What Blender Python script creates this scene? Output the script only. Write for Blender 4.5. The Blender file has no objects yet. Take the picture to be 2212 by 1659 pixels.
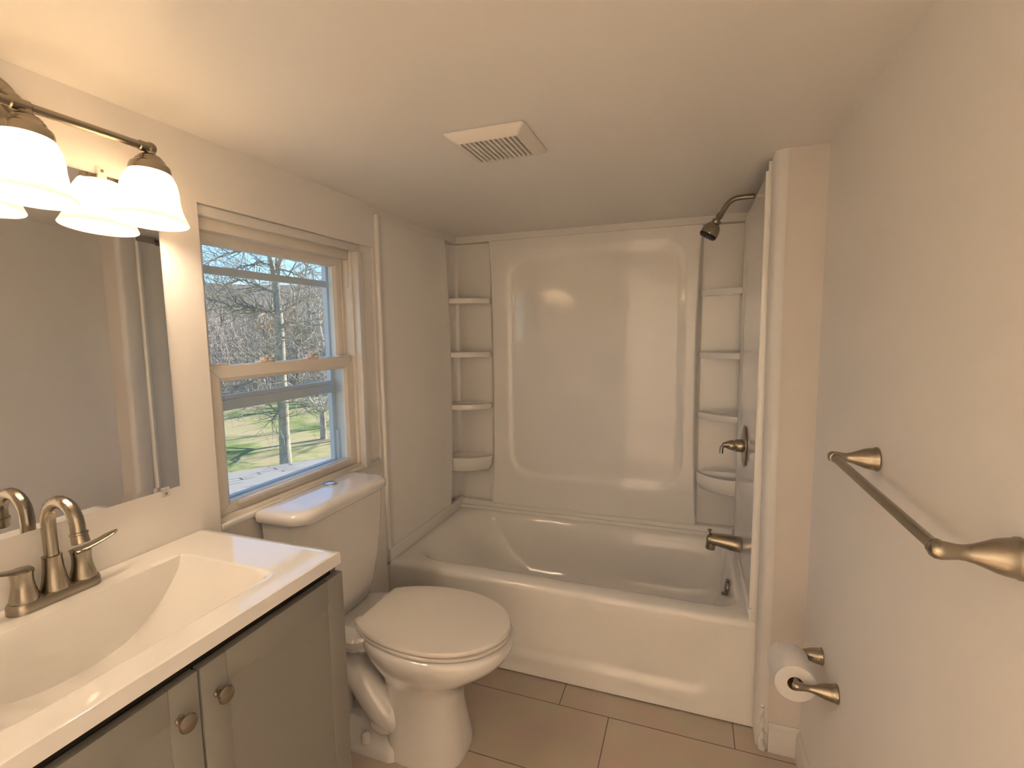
import bpy, bmesh, math, random
from mathutils import Vector, Matrix, Quaternion

# ------------------------------------------------------------------ camera, sky, sun, exposure
scene = bpy.context.scene
COL = scene.collection
PI = math.pi
IW, IH, FPX = 2212.0, 1659.0, 1061.55
CAM_LOC = Vector((1.2775, -2.5918, 1.4285))
YAW, PITCH, ROLL = 0.3487, 0.1038, -0.0125
_cy, _sy, _cp, _sp = math.cos(YAW), math.sin(YAW), math.cos(PITCH), math.sin(PITCH)
C_FWD = Vector((-_sy*_cp, _cy*_cp, -_sp))
_r = Vector((_cy, _sy, 0)); _u = _r.cross(C_FWD)
C_RIGHT = _r*math.cos(ROLL) + _u*math.sin(ROLL)
C_UP = -_r*math.sin(ROLL) + _u*math.cos(ROLL)
cam_data = bpy.data.cameras.new('camera')
cam_data.sensor_fit = 'HORIZONTAL'
cam_data.sensor_width = 36.0
cam_data.lens = 36.0*FPX/IW
cam_data.clip_start = 0.02
cam_data.clip_end = 400
cam = bpy.data.objects.new('camera', cam_data); COL.objects.link(cam)
m = Matrix((C_RIGHT, C_UP, -C_FWD)).transposed().to_4x4(); m.translation = CAM_LOC
cam.matrix_world = m
scene.camera = cam

scene.view_settings.view_transform = 'Standard'
scene.view_settings.look = 'None'
scene.view_settings.gamma = 1.0
scene.view_settings.use_curve_mapping = False
scene.view_settings.exposure = 2.25

# horizontal axes of the view through the window
OUT_F = Vector((-0.713, 0.701, 0)).normalized()
OUT_R = Vector((0.701, 0.713, 0)).normalized()
TO_SUN = (OUT_R*0.86 + OUT_F*0.30 + Vector((0, 0, 0.37))).normalized()

world = bpy.data.worlds.new('sky'); scene.world = world
world.use_nodes = True
wn = world.node_tree.nodes; wl = world.node_tree.links
wn.clear()
w_out = wn.new('ShaderNodeOutputWorld'); w_bg = wn.new('ShaderNodeBackground')
w_sky = wn.new('ShaderNodeTexSky')
w_sky.sky_type = 'NISHITA'
w_sky.sun_disc = False
w_sky.sun_elevation = math.asin(TO_SUN.z)
w_sky.sun_rotation = math.atan2(TO_SUN.x, TO_SUN.y)
w_sky.air_density = 1.0; w_sky.dust_density = 0.2; w_sky.ozone_density = 4.0
w_bg.inputs['Strength'].default_value = 0.066
wl.new(w_sky.outputs['Color'], w_bg.inputs['Color']); wl.new(w_bg.outputs['Background'], w_out.inputs['Surface'])

sun_data = bpy.data.lights.new('sun', 'SUN')
sun_data.energy = 2.9; sun_data.angle = math.radians(0.6); sun_data.color = (1.0, 0.9, 0.74)
sun = bpy.data.objects.new('sun', sun_data); COL.objects.link(sun)
sun.rotation_euler = TO_SUN.to_track_quat('Z', 'Y').to_euler()
sun.location = (0, 0, 40)

BULB_E = 19.5          # radiance of the three vanity bulbs
BULB_COL = (1.0, 0.78, 0.55)
SHADE_E = 0.06
HALL_FILL_E = 56.0          # radiance of the unseen fill lamp added in the hall

# ------------------------------------------------------------------ materials
def new_mat(name):
    mt = bpy.data.materials.new(name); mt.use_nodes = True
    return mt, mt.node_tree.nodes, mt.node_tree.links, mt.node_tree.nodes['Principled BSDF']

def simple(name, col, rough=0.5, metal=0.0, bump=0.0, bscale=40.0, var=0.0, vscale=6.0, coat=0.0, spec=0.5):
    mt, n, l, b = new_mat(name)
    b.inputs['Base Color'].default_value = (*col, 1)
    b.inputs['Roughness'].default_value = rough
    b.inputs['Metallic'].default_value = metal
    b.inputs['Specular IOR Level'].default_value = spec
    b.inputs['Coat Weight'].default_value = coat
    b.inputs['Coat Roughness'].default_value = 0.06
    tc = n.new('ShaderNodeTexCoord')
    if var > 0:
        nz = n.new('ShaderNodeTexNoise'); nz.inputs['Scale'].default_value = vscale; nz.inputs['Detail'].default_value = 4
        l.new(tc.outputs['Object'], nz.inputs['Vector'])
        mx = n.new('ShaderNodeMix'); mx.data_type = 'RGBA'
        mx.inputs['A'].default_value = (*[c*(1-var) for c in col], 1)
        mx.inputs['B'].default_value = (*[min(1, c*(1+var)) for c in col], 1)
        l.new(nz.outputs['Fac'], mx.inputs['Factor']); l.new(mx.outputs['Result'], b.inputs['Base Color'])
    if bump > 0:
        nb = n.new('ShaderNodeTexNoise'); nb.inputs['Scale'].default_value = bscale; nb.inputs['Detail'].default_value = 5
        l.new(tc.outputs['Object'], nb.inputs['Vector'])
        bp = n.new('ShaderNodeBump'); bp.inputs['Strength'].default_value = bump; bp.inputs['Distance'].default_value = 0.004
        l.new(nb.outputs['Fac'], bp.inputs['Height']); l.new(bp.outputs['Normal'], b.inputs['Normal'])
    return mt

M = {}
M['wall'] = simple('wall_paint', (0.885, 0.855, 0.82), 0.55, bump=0.12, bscale=9, var=0.012, vscale=5)
M['stub'] = simple('wall_paint_stub_shaded', (0.745, 0.69, 0.64), 0.55, bump=0.12, bscale=9)  # wall paint darkened, putting the shade of the stub's face into the colour
M['ceiling'] = simple('ceiling_paint', (0.90, 0.875, 0.84), 0.38, bump=0.10, bscale=5, var=0.01)
M['trim'] = simple('trim_paint', (0.78, 0.76, 0.73), 0.35, bump=0.06, bscale=30)
M['vinyl'] = simple('window_vinyl', (0.80, 0.76, 0.70), 0.35)
M['jamb'] = simple('aged_vinyl', (0.80, 0.755, 0.68), 0.4, var=0.06, vscale=12)
M['alu'] = simple('storm_frame', (0.74, 0.76, 0.78), 0.4)
M['acrylic'] = simple('white_acrylic', (0.93, 0.91, 0.875), 0.10, coat=0.3, bump=0.012, bscale=3)
M['porcelain'] = simple('porcelain', (0.84, 0.815, 0.79), 0.07, coat=1.0)
M['seat'] = simple('seat_plastic', (0.82, 0.78, 0.735), 0.22)
M['marble'] = simple('cultured_marble', (0.86, 0.835, 0.80), 0.06, coat=1.0)
M['nickel'] = simple('brushed_nickel', (0.35, 0.31, 0.245), 0.25, metal=1.0, var=0.05, vscale=60)
M['nickel_dark'] = simple('nickel_dark', (0.33, 0.28, 0.22), 0.3, metal=1.0)
M['chrome'] = simple('chrome', (0.75, 0.76, 0.77), 0.07, metal=1.0)
M['cabinet'] = simple('grey_cabinet_paint', (0.27, 0.262, 0.24), 0.45, var=0.03, vscale=4)
M['dark'] = simple('shade_and_plug_black', (0.015, 0.014, 0.013), 0.8)  # near black for painted shade in cabinet gap and vent, and the tank plug
M['rubber'] = simple('rubber', (0.02, 0.02, 0.02), 0.5)
M['mirror'] = simple('mirror_glass', (0.84, 0.85, 0.86), 0.015, metal=1.0)
M['mirror_edge'] = simple('mirror_edge', (0.30, 0.33, 0.30), 0.2)
M['paper'] = simple('tissue_paper', (0.86, 0.84, 0.82), 0.9, bump=0.25, bscale=120)
M['card'] = simple('cardboard', (0.30, 0.22, 0.14), 0.9)
M['vent'] = simple('vent_plastic', (0.84, 0.80, 0.74), 0.4)
M['caulk'] = simple('caulk', (0.80, 0.77, 0.73), 0.4)
M['lockp'] = simple('lock_plastic', (0.80, 0.68, 0.62), 0.4)

def clear_plastic(name):
    mt, n, l, b = new_mat(name)
    b.inputs['Base Color'].default_value = (0.9, 0.88, 0.84, 1); b.inputs['Roughness'].default_value = 0.1
    tr = n.new('ShaderNodeBsdfTransparent'); mx = n.new('ShaderNodeMixShader'); mx.inputs[0].default_value = 0.45
    l.new(tr.outputs[0], mx.inputs[1]); l.new(b.outputs[0], mx.inputs[2])
    l.new(mx.outputs[0], n['Material Output'].inputs['Surface'])
    return mt
M['clip'] = clear_plastic('clear_clip')

def glass_pane(name, tint=(0.93, 0.96, 0.97)):
    mt, n, l, b = new_mat(name)
    n.remove(b)
    tr = n.new('ShaderNodeBsdfTransparent'); tr.inputs['Color'].default_value = (*tint, 1)
    gl = n.new('ShaderNodeBsdfGlossy'); gl.inputs['Roughness'].default_value = 0.01
    lw = n.new('ShaderNodeLayerWeight'); lw.inputs['Blend'].default_value = 0.5
    pw = n.new('ShaderNodeMath'); pw.operation = 'POWER'; pw.inputs[1].default_value = 5.0
    l.new(lw.outputs['Facing'], pw.inputs[0])
    fr = n.new('ShaderNodeMath'); fr.operation = 'MULTIPLY_ADD'; fr.inputs[1].default_value = 0.7; fr.inputs[2].default_value = 0.03
    l.new(pw.outputs[0], fr.inputs[0])
    mx = n.new('ShaderNodeMixShader')
    l.new(fr.outputs[0], mx.inputs[0]); l.new(tr.outputs[0], mx.inputs[1]); l.new(gl.outputs[0], mx.inputs[2])
    l.new(mx.outputs[0], n['Material Output'].inputs['Surface'])
    return mt
M['glass'] = glass_pane('window_glass')

def emit_mat(name, col, strength):
    mt, n, l, b = new_mat(name); n.remove(b)
    e = n.new('ShaderNodeEmission'); e.inputs['Color'].default_value = (*col, 1); e.inputs['Strength'].default_value = strength
    l.new(e.outputs[0], n['Material Output'].inputs['Surface'])
    return mt
M['bulb'] = emit_mat('lit_bulb', BULB_COL, BULB_E)

def shade_mat():
    mt, n, l, b = new_mat('frosted_lit_shade'); n.remove(b)
    tl = n.new('ShaderNodeBsdfTranslucent'); tl.inputs['Color'].default_value = (0.74, 0.685, 0.60, 1)
    df = n.new('ShaderNodeBsdfDiffuse'); df.inputs['Color'].default_value = (0.62, 0.57, 0.50, 1)
    mx = n.new('ShaderNodeMixShader'); mx.inputs[0].default_value = 0.5
    em = n.new('ShaderNodeEmission'); em.inputs['Color'].default_value = (1.0, 0.78, 0.52, 1); em.inputs['Strength'].default_value = SHADE_E
    ad = n.new('ShaderNodeAddShader')
    l.new(tl.outputs[0], mx.inputs[1]); l.new(df.outputs[0], mx.inputs[2])
    l.new(mx.outputs[0], ad.inputs[0]); l.new(em.outputs[0], ad.inputs[1])
    l.new(ad.outputs[0], n['Material Output'].inputs['Surface'])
    return mt
M['shade'] = shade_mat()

def floor_mat():
    mt, n, l, b = new_mat('floor_tile')
    tc = n.new('ShaderNodeTexCoord'); mp = n.new('ShaderNodeMapping')
    l.new(tc.outputs['Object'], mp.inputs['Vector'])
    mp.inputs['Location'].default_value = (0.62-0.2133-0.19, 0.885, 0)
    br = n.new('ShaderNodeTexBrick')
    br.inputs['Scale'].default_value = 1.0
    br.inputs['Mortar Size'].default_value = 0.0022; br.inputs['Mortar Smooth'].default_value = 0.3
    br.inputs['Brick Width'].default_value = 0.62; br.inputs['Row Height'].default_value = 0.305
    br.offset = 0.306; br.offset_frequency = 2
    br.inputs['Color1'].default_value = (0.68, 0.57, 0.46, 1); br.inputs['Color2'].default_value = (0.71, 0.60, 0.49, 1)
    br.inputs['Mortar'].default_value = (0.23, 0.18, 0.13, 1)
    l.new(mp.outputs[0], br.inputs['Vector'])
    nz = n.new('ShaderNodeTexNoise'); nz.inputs['Scale'].default_value = 7; nz.inputs['Detail'].default_value = 8
    l.new(tc.outputs['Object'], nz.inputs['Vector'])
    mx = n.new('ShaderNodeMix'); mx.data_type = 'RGBA'; mx.blend_type = 'MULTIPLY'; mx.inputs['Factor'].default_value = 0.25
    l.new(br.outputs['Color'], mx.inputs['A']); l.new(nz.outputs['Color'], mx.inputs['B'])
    l.new(mx.outputs['Result'], b.inputs['Base Color'])
    b.inputs['Roughness'].default_value = 0.42
    bp = n.new('ShaderNodeBump'); bp.inputs['Strength'].default_value = 0.5; bp.inputs['Distance'].default_value = 0.002; bp.invert = True
    l.new(br.outputs['Fac'], bp.inputs['Height']); l.new(bp.outputs['Normal'], b.inputs['Normal'])
    return mt
M['floor'] = floor_mat()

def ramp_mat(name, stops, scale, detail=8, rough=0.9, bump=0.0, stretch=(1, 1, 1), coords='Object'):
    mt, n, l, b = new_mat(name)
    tc = n.new('ShaderNodeTexCoord'); mp = n.new('ShaderNodeMapping'); mp.inputs['Scale'].default_value = stretch
    l.new(tc.outputs[coords], mp.inputs['Vector'])
    nz = n.new('ShaderNodeTexNoise'); nz.inputs['Scale'].default_value = scale; nz.inputs['Detail'].default_value = detail
    nz.inputs['Roughness'].default_value = 0.65
    l.new(mp.outputs[0], nz.inputs['Vector'])
    cr = n.new('ShaderNodeValToRGB')
    while len(cr.color_ramp.elements) < len(stops): cr.color_ramp.elements.new(0.5)
    for e, (p, c) in zip(cr.color_ramp.elements, stops): e.position = p; e.color = (*c, 1)
    l.new(nz.outputs['Fac'], cr.inputs[0]); l.new(cr.outputs[0], b.inputs['Base Color'])
    b.inputs['Roughness'].default_value = rough; b.inputs['Specular IOR Level'].default_value = 0.066
    if bump:
        bp = n.new('ShaderNodeBump'); bp.inputs['Strength'].default_value = bump
        l.new(nz.outputs['Fac'], bp.inputs['Height']); l.new(bp.outputs['Normal'], b.inputs['Normal'])
    return mt
M['lawn'] = ramp_mat('lawn_grass', [(0.30, (0.15, 0.21, 0.08)), (0.44, (0.30, 0.33, 0.14)), (0.53, (0.44, 0.38, 0.22)), (0.70, (0.48, 0.37, 0.26))], 0.55, 12, bump=0.3)
M['bark'] = ramp_mat('pale_bark', [(0.3, (0.25, 0.22, 0.18)), (0.7, (0.52, 0.48, 0.41))], 5, 6)
M['bark_dark'] = ramp_mat('grey_bark', [(0.3, (0.25, 0.22, 0.195)), (0.7, (0.52, 0.46, 0.40))], 3, 6)
M['bark_pale'] = ramp_mat('white_bark', [(0.3, (0.40, 0.37, 0.33)), (0.7, (0.66, 0.62, 0.56))], 3, 6)
M['brush'] = ramp_mat('dry_brush', [(0.3, (0.34, 0.29, 0.26)), (0.55, (0.52, 0.45, 0.39)), (0.75, (0.60, 0.47, 0.36))], 0.25, 8)
M['leaf'] = ramp_mat('orange_leaves', [(0.3, (0.46, 0.26, 0.14)), (0.7, (0.62, 0.38, 0.22))], 2, 3)
M['hill'] = ramp_mat('leaf_litter', [(0.32, (0.14, 0.12, 0.11)), (0.5, (0.28, 0.23, 0.19)), (0.68, (0.40, 0.32, 0.25))], 0.9, 12, bump=0.3)

def shingle_mat(ang):
    mt, n, l, b = new_mat('roof_shingle')
    tc = n.new('ShaderNodeTexCoord'); mp = n.new('ShaderNodeMapping'); mp.vector_type = 'TEXTURE'
    mp.inputs['Rotation'].default_value = (0, 0, ang)
    l.new(tc.outputs['Object'], mp.inputs['Vector'])
    br = n.new('ShaderNodeTexBrick'); br.inputs['Scale'].default_value = 1
    br.inputs['Brick Width'].default_value = 0.30; br.inputs['Row Height'].default_value = 0.14
    br.inputs['Mortar Size'].default_value = 0.008; br.inputs['Mortar Smooth'].default_value = 0.1; br.inputs['Bias'].default_value = -0.2
    br.inputs['Color1'].default_value = (0.36, 0.34, 0.33, 1); br.inputs['Color2'].default_value = (0.43, 0.41, 0.39, 1)
    br.inputs['Mortar'].default_value = (0.05, 0.055, 0.07, 1)
    l.new(mp.outputs[0], br.inputs['Vector'])
    nz = n.new('ShaderNodeTexNoise'); nz.inputs['Scale'].default_value = 3.0; nz.inputs['Detail'].default_value = 2
    l.new(mp.outputs[0], nz.inputs['Vector'])
    cr = n.new('ShaderNodeValToRGB'); cr.color_ramp.elements[0].position = 0.47; cr.color_ramp.elements[1].position = 0.55
    l.new(nz.outputs['Fac'], cr.inputs[0])
    mx = n.new('ShaderNodeMix'); mx.data_type = 'RGBA'; mx.inputs['A'].default_value = (0.40, 0.38, 0.36, 1)
    l.new(cr.outputs[0], mx.inputs['Factor']); l.new(br.outputs['Color'], mx.inputs['B'])
    n2 = n.new('ShaderNodeTexNoise'); n2.inputs['Scale'].default_value = 120
    l.new(tc.outputs['Object'], n2.inputs['Vector'])
    m2 = n.new('ShaderNodeMix'); m2.data_type = 'RGBA'; m2.blend_type = 'MULTIPLY'; m2.inputs['Factor'].default_value = 0.4
    l.new(mx.outputs['Result'], m2.inputs['A']); l.new(n2.outputs['Color'], m2.inputs['B'])
    l.new(m2.outputs['Result'], b.inputs['Base Color']); b.inputs['Roughness'].default_value = 0.9
    return mt

# ------------------------------------------------------------------ object helpers
def obj(name, bm, mt, parent=None, smooth=True, angle=35, mats=None):
    bmesh.ops.recalc_face_normals(bm, faces=bm.faces[:])
    me = bpy.data.meshes.new(name); bm.to_mesh(me); bm.free()
    for k in (mats or [mt]): me.materials.append(k)
    o = bpy.data.objects.new(name, me); COL.objects.link(o)
    if parent is not None:
        o.parent = parent
        o.matrix_parent_inverse = Matrix.Translation(-abs_loc(parent))
    if smooth:
        for p in me.polygons: p.use_smooth = True
        try: me.set_sharp_from_angle(angle=math.radians(angle))
        except Exception: pass
    return o

def abs_loc(o):
    # geometry is written in world coordinates; only a top-level Empty carries a location
    return o.location.copy() if o.parent is None else Vector((0, 0, 0))

def tag(o, label, cat, group=None, kind=None):
    o['label'] = label; o['category'] = cat
    if group: o['group'] = group
    if kind: o['kind'] = kind
    return o

def thing(name, loc, label, cat, group=None):
    o = bpy.data.objects.new(name, None); COL.objects.link(o)
    o.empty_display_size = 0.05; o.location = loc
    return tag(o, label, cat, group)

def struct(o):
    o['kind'] = 'structure'; return o

def BM(): return bmesh.new()

def box(bm, x0, x1, y0, y1, z0, z1, bev=0.0, seg=2):
    r = bmesh.ops.create_cube(bm, size=1.0)
    vs = r['verts']
    for v in vs:
        v.co = Vector(((x0+x1)/2 + v.co.x*(x1-x0), (y0+y1)/2 + v.co.y*(y1-y0), (z0+z1)/2 + v.co.z*(z1-z0)))
    if bev > 0:
        es = list({e for v in vs for e in v.link_edges})
        bmesh.ops.bevel(bm, geom=es, offset=bev, segments=seg, profile=0.5, affect='EDGES')
    return bm

def loft(bm, loops, cap0=True, cap1=True, closed=True):
    rings = [[bm.verts.new(p) for p in lp] for lp in loops]
    n = len(rings[0])
    for a, b in zip(rings[:-1], rings[1:]):
        for i in range(n if closed else n-1):
            j = (i+1) % n
            try: bm.faces.new((a[i], a[j], b[j], b[i]))
            except ValueError: pass
    if cap0 and closed: bm.faces.new(rings[0])
    if cap1 and closed: bm.faces.new(rings[-1])
    return rings

def frame_of(d):
    d = d.normalized()
    a = Vector((0, 0, 1)) if abs(d.z) < 0.9 else Vector((1, 0, 0))
    u = d.cross(a).normalized(); return u, d.cross(u).normalized()

def lathe(bm, origin, axis, prof, n=32, cap0=True, cap1=True, squash=1.0):
    o = Vector(origin); ax = Vector(axis).normalized(); u, w = frame_of(ax)
    loops = [[o + ax*h + u*(r*math.cos(2*PI*i/n)) + w*(squash*r*math.sin(2*PI*i/n)) for i in range(n)] for r, h in prof]
    return loft(bm, loops, cap0, cap1)

def tube(bm, pts, rad, n=12, cap=True):
    pts = [Vector(p) for p in pts]; k = len(pts)
    rad = rad if isinstance(rad, (list, tuple)) else [rad]*k
    t0 = (pts[1]-pts[0]).normalized(); u, w = frame_of(t0)
    loops = []; prev = t0
    for i in range(k):
        t = (pts[min(i+1, k-1)] - pts[max(i-1, 0)]).normalized()
        q = prev.rotation_difference(t); u = q @ u; w = q @ w; prev = t
        loops.append([pts[i] + (u*math.cos(2*PI*j/n) + w*math.sin(2*PI*j/n))*rad[i] for j in range(n)])
    return loft(bm, loops, cap, cap)

def smooth_path(pts, sub=6):
    P = [Vector(p) for p in pts]; out = []
    for i in range(len(P)-1):
        p0 = P[max(i-1, 0)]; p1 = P[i]; p2 = P[i+1]; p3 = P[min(i+2, len(P)-1)]
        for s in range(sub):
            t = s/sub
            out.append(0.5*((2*p1) + (p2-p0)*t + (2*p0-5*p1+4*p2-p3)*t*t + (3*p1-p0-3*p2+p3)*t**3))
    out.append(P[-1]); return out

def prism(bm, poly, z0, z1):
    return loft(bm, [[Vector((x, y, z0)) for x, y in poly], [Vector((x, y, z1)) for x, y in poly]])

def rrect(x0, x1, y0, y1, rads, n=8):
    """rounded rectangle, counter-clockwise from lower left; rads = (LL, LR, UR, UL)"""
    out = []
    for (cx, cy, a0, r) in ((x0, y0, PI, rads[0]), (x1, y0, 1.5*PI, rads[1]), (x1, y1, 0, rads[2]), (x0, y1, 0.5*PI, rads[3])):
        sx = 1 if cx == x0 else -1; sy = 1 if cy == y0 else -1
        for i in range(n+1):
            a = a0 + 0.5*PI*i/n
            out.append((cx + sx*r + r*math.cos(a), cy + sy*r + r*math.sin(a)))
    return out

def grid(bm, us, vs, fn):
    g = [[bm.verts.new(fn(u, v)) for u in us] for v in vs]
    for j in range(len(vs)-1):
        for i in range(len(us)-1):
            bm.faces.new((g[j][i], g[j][i+1], g[j+1][i+1], g[j+1][i]))
    return g

def lin(a, b, n): return [a + (b-a)*i/(n-1) for i in range(n)]
def sstep(t): t = max(0.0, min(1.0, t)); return t*t*(3-2*t)
def sd_rrect(x, y, cx, cy, hx, hy, r):
    qx, qy = abs(x-cx)-hx+r, abs(y-cy)-hy+r
    return math.hypot(max(qx, 0), max(qy, 0)) + min(max(qx, qy), 0) - r

# ------------------------------------------------------------------ room shell
CEIL, WX = 1.972, 1.650
FRONT_Y = -2.80
WIN_Y0, WIN_Y1, WIN_Z0, WIN_Z1 = -1.580, -0.786, 0.862, 1.795
bm = BM(); box(bm, -0.40, 2.22, -5.2, 0.18, -0.10, 0.0)
struct(obj('floor', bm, M['floor'], smooth=False))
bm = BM(); box(bm, -0.16, WX+0.12, FRONT_Y-0.12, 0.18, CEIL, CEIL+0.12)
struct(obj('ceiling', bm, M['ceiling'], smooth=False))

bm = BM()
box(bm, -0.16, 0, FRONT_Y, WIN_Y0, 0, CEIL)
box(bm, -0.16, 0, WIN_Y0, WIN_Y1, 0, WIN_Z0)
box(bm, -0.16, 0, WIN_Y0, WIN_Y1, WIN_Z1, CEIL)
box(bm, -0.075, -0.0135, -0.772, -0.165, 0.38, 1.937)
box(bm, -0.075, 0.0015, -0.772, -0.165, 0, 0.38)
box(bm, -0.16, -0.075, WIN_Y1, 0.18, 0, CEIL)            # stud bay behind the tub surround
box(bm, -0.075, 0.0, WIN_Y1, -0.772, 0, CEIL)
box(bm, -0.075, 0.0, -0.772, 0.18, 1.937, CEIL)         # painted strip above the surround
box(bm, -0.16, -0.010, -0.862, WIN_Y1, WIN_Z0, WIN_Z1)  # plaster right of the casing, a little deeper
struct(obj('wall_left', bm, M['wall'], smooth=False))

bm = BM()
box(bm, -0.075, WX+0.12, 0.075, 0.18, 0, CEIL)
box(bm, 0.0, 1.579, 0.002, 0.075, 1.937, CEIL)
struct(obj('wall_back', bm, M['wall'], smooth=False))
bm = BM(); box(bm, WX, WX+0.12, FRONT_Y-0.12, -0.85, 0, CEIL)
struct(obj('wall_right', bm, M['wall'], smooth=False))
bm = BM()                                                # wall behind the camera, with an unseen doorway added to admit fill light
DX0, DX1, DZ = 0.66, 1.61, 1.965
box(bm, -0.16, DX0, FRONT_Y-0.12, FRONT_Y, 0, CEIL+0.2); box(bm, DX1, WX, FRONT_Y-0.12, FRONT_Y, 0, CEIL+0.2)
box(bm, DX0, DX1, FRONT_Y-0.12, FRONT_Y, DZ, CEIL+0.2)
struct(obj('wall_front', bm, M['wall'], smooth=False))
HZ = 2.06                                                # unseen hall added behind that doorway, to bounce fill light in
bm = BM()
box(bm, -0.40, -0.30, -5.1, FRONT_Y-0.06, 0, HZ); box(bm, 2.1, 2.2, -5.1, FRONT_Y-0.06, 0, HZ); box(bm, -0.40, 2.2, -5.2, -5.1, 0, HZ)
box(bm, -0.40, -0.16, FRONT_Y-0.12, FRONT_Y-0.06, 0, HZ); box(bm, WX, 2.2, FRONT_Y-0.12, FRONT_Y-0.06, 0, HZ)
struct(obj('wall_hall', bm, M['wall'], smooth=False))
bm = BM(); box(bm, -0.40, 2.2, -5.2, FRONT_Y-0.06, HZ, HZ+0.1)
struct(obj('ceiling_hall', bm, M['ceiling'], smooth=False))
hl = thing('hall_fill_light', (0.05, -3.20, HZ), 'unseen round fill lamp, added in the hall to brighten the bathroom', 'fill light')  # out-of-view lamp added only for soft fill
bm = BM(); lathe(bm, (0.05, -3.20, HZ-0.0005), (0, 0, -1), [(0.19, 0), (0.19, 0.025), (0.175, 0.03)], 40); obj('base', bm, M['vent'], hl)
bm = BM(); lathe(bm, (0.05, -3.20, HZ-0.03), (0, 0, -1), [(0.172, 0.0), (0.165, 0.03), (0.14, 0.06), (0.09, 0.082), (0.0, 0.09)], 40, cap1=False); obj('dome', bm, emit_mat('fill_dome', (1.0, 0.80, 0.60), HALL_FILL_E), hl)
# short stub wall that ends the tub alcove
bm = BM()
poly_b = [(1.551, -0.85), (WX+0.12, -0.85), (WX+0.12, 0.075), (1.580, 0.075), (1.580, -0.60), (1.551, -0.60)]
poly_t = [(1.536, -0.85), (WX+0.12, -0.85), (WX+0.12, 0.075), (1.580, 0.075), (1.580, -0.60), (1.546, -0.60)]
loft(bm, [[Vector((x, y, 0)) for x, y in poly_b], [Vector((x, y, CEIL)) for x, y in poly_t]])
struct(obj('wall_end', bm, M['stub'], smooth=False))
# white corner bead between stub wall and surround
bm = BM()
def bead(z, dx): return [Vector((1.521+dx, -0.838, z)), Vector((1.533+dx, -0.846, z)), Vector((1.547+dx, -0.8515, z)), Vector((1.555+dx, -0.8515, z)), Vector((1.555+dx, -0.772, z)), Vector((1.521+dx, -0.772, z))]
rng = random.Random(4)
loft(bm, [bead(z, -0.013*(z/CEIL) + rng.uniform(-0.0012, 0.0012)) for z in [0.0, 0.02, 0.05]+lin(0.12, CEIL, 14)])
struct(obj('trim_1', bm, M['trim'], angle=60))
# plaster ridge at the foot of the bead
bm = BM()
pts = []
for i in range(14):
    z = 0.002 + i*0.012
    pts.append((1.536+0.004*math.sin(i*1.7), -0.846-0.012*(1-i/14)+0.003*math.sin(i*2.3), z))
tube(bm, pts, [0.011*(1-0.5*i/13)+0.002*math.sin(i*3.1) for i in range(14)], 8)
struct(obj('trim_2', bm, M['trim']))
# baseboards
def baseboard(name, a, b, nrm):
    bm = BM(); a = Vector(a); b = Vector(b); nv = Vector(nrm)
    prof = [(0, 0), (0.012, 0), (0.012, 0.075), (0.010, 0.082), (0.010, 0.088), (0.006, 0.094), (0.003, 0.102), (0, 0.102)]
    loft(bm, [[p + nv*d + Vector((0, 0, z)) for d, z in prof] for p in (a, b)])
    return struct(obj(name, bm, M['trim'], angle=25))
baseboard('baseboard_end', (1.556, -0.8505, 0.001), (WX-0.001, -0.8505, 0.001), (0, -1, 0))
baseboard('baseboard_right', (WX-0.0005, -0.864, 0.001), (WX-0.0005, FRONT_Y+0.01, 0.001), (-1, 0, 0))

# ------------------------------------------------------------------ window
WY0, WY1 = -1.566, -0.915
bm = BM()
box(bm, -0.150, -0.016, -1.578, WY0, 0.880, 1.765)                      # left jamb
box(bm, -0.150, -0.016, WY1, -0.904, 0.880, 1.765)                      # right jamb
box(bm, -0.150, -0.026, -1.578, -0.904, 1.730, 1.765, 0.003)            # head
box(bm, -0.150, -0.012, -1.578, -0.904, 0.866, 0.893, 0.003)            # sill
box(bm, -0.062, -0.057, WY1-0.012, WY1, 0.893, 1.73)                    # parting stop
win = struct(obj('window_1', bm, M['jamb'], angle=30))
def wpart(name, bm, mt, parent=win, **k):
    o = obj(name, bm, mt, parent, **k); return o
# inner stops and casing (interior trim)
bm = BM()
box(bm, -0.028, -0.008, -1.579, -0.864, 1.764, 1.7935, 0.003)
wpart('head_trim', bm, M['trim'], angle=30)
bm = BM(); box(bm, -0.026, 0.010, -0.904, -0.868, 0.868, 1.764, 0.004)
wpart('casing', bm, M['trim'], angle=30)
bm = BM(); box(bm, -0.055, -0.022, -0.9165, -0.910, 1.345, 1.728, 0.001); box(bm, -0.05, -0.03, -0.922, -0.9165, 1.62, 1.728, 0.002)
wpart('balance_cover', bm, M['jamb'], angle=30)
bm = BM(); box(bm, -0.02, 0.006, -1.579, -0.790, 0.8625, 0.880, 0.004)
wpart('stool', bm, M['trim'], angle=30)

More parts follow.
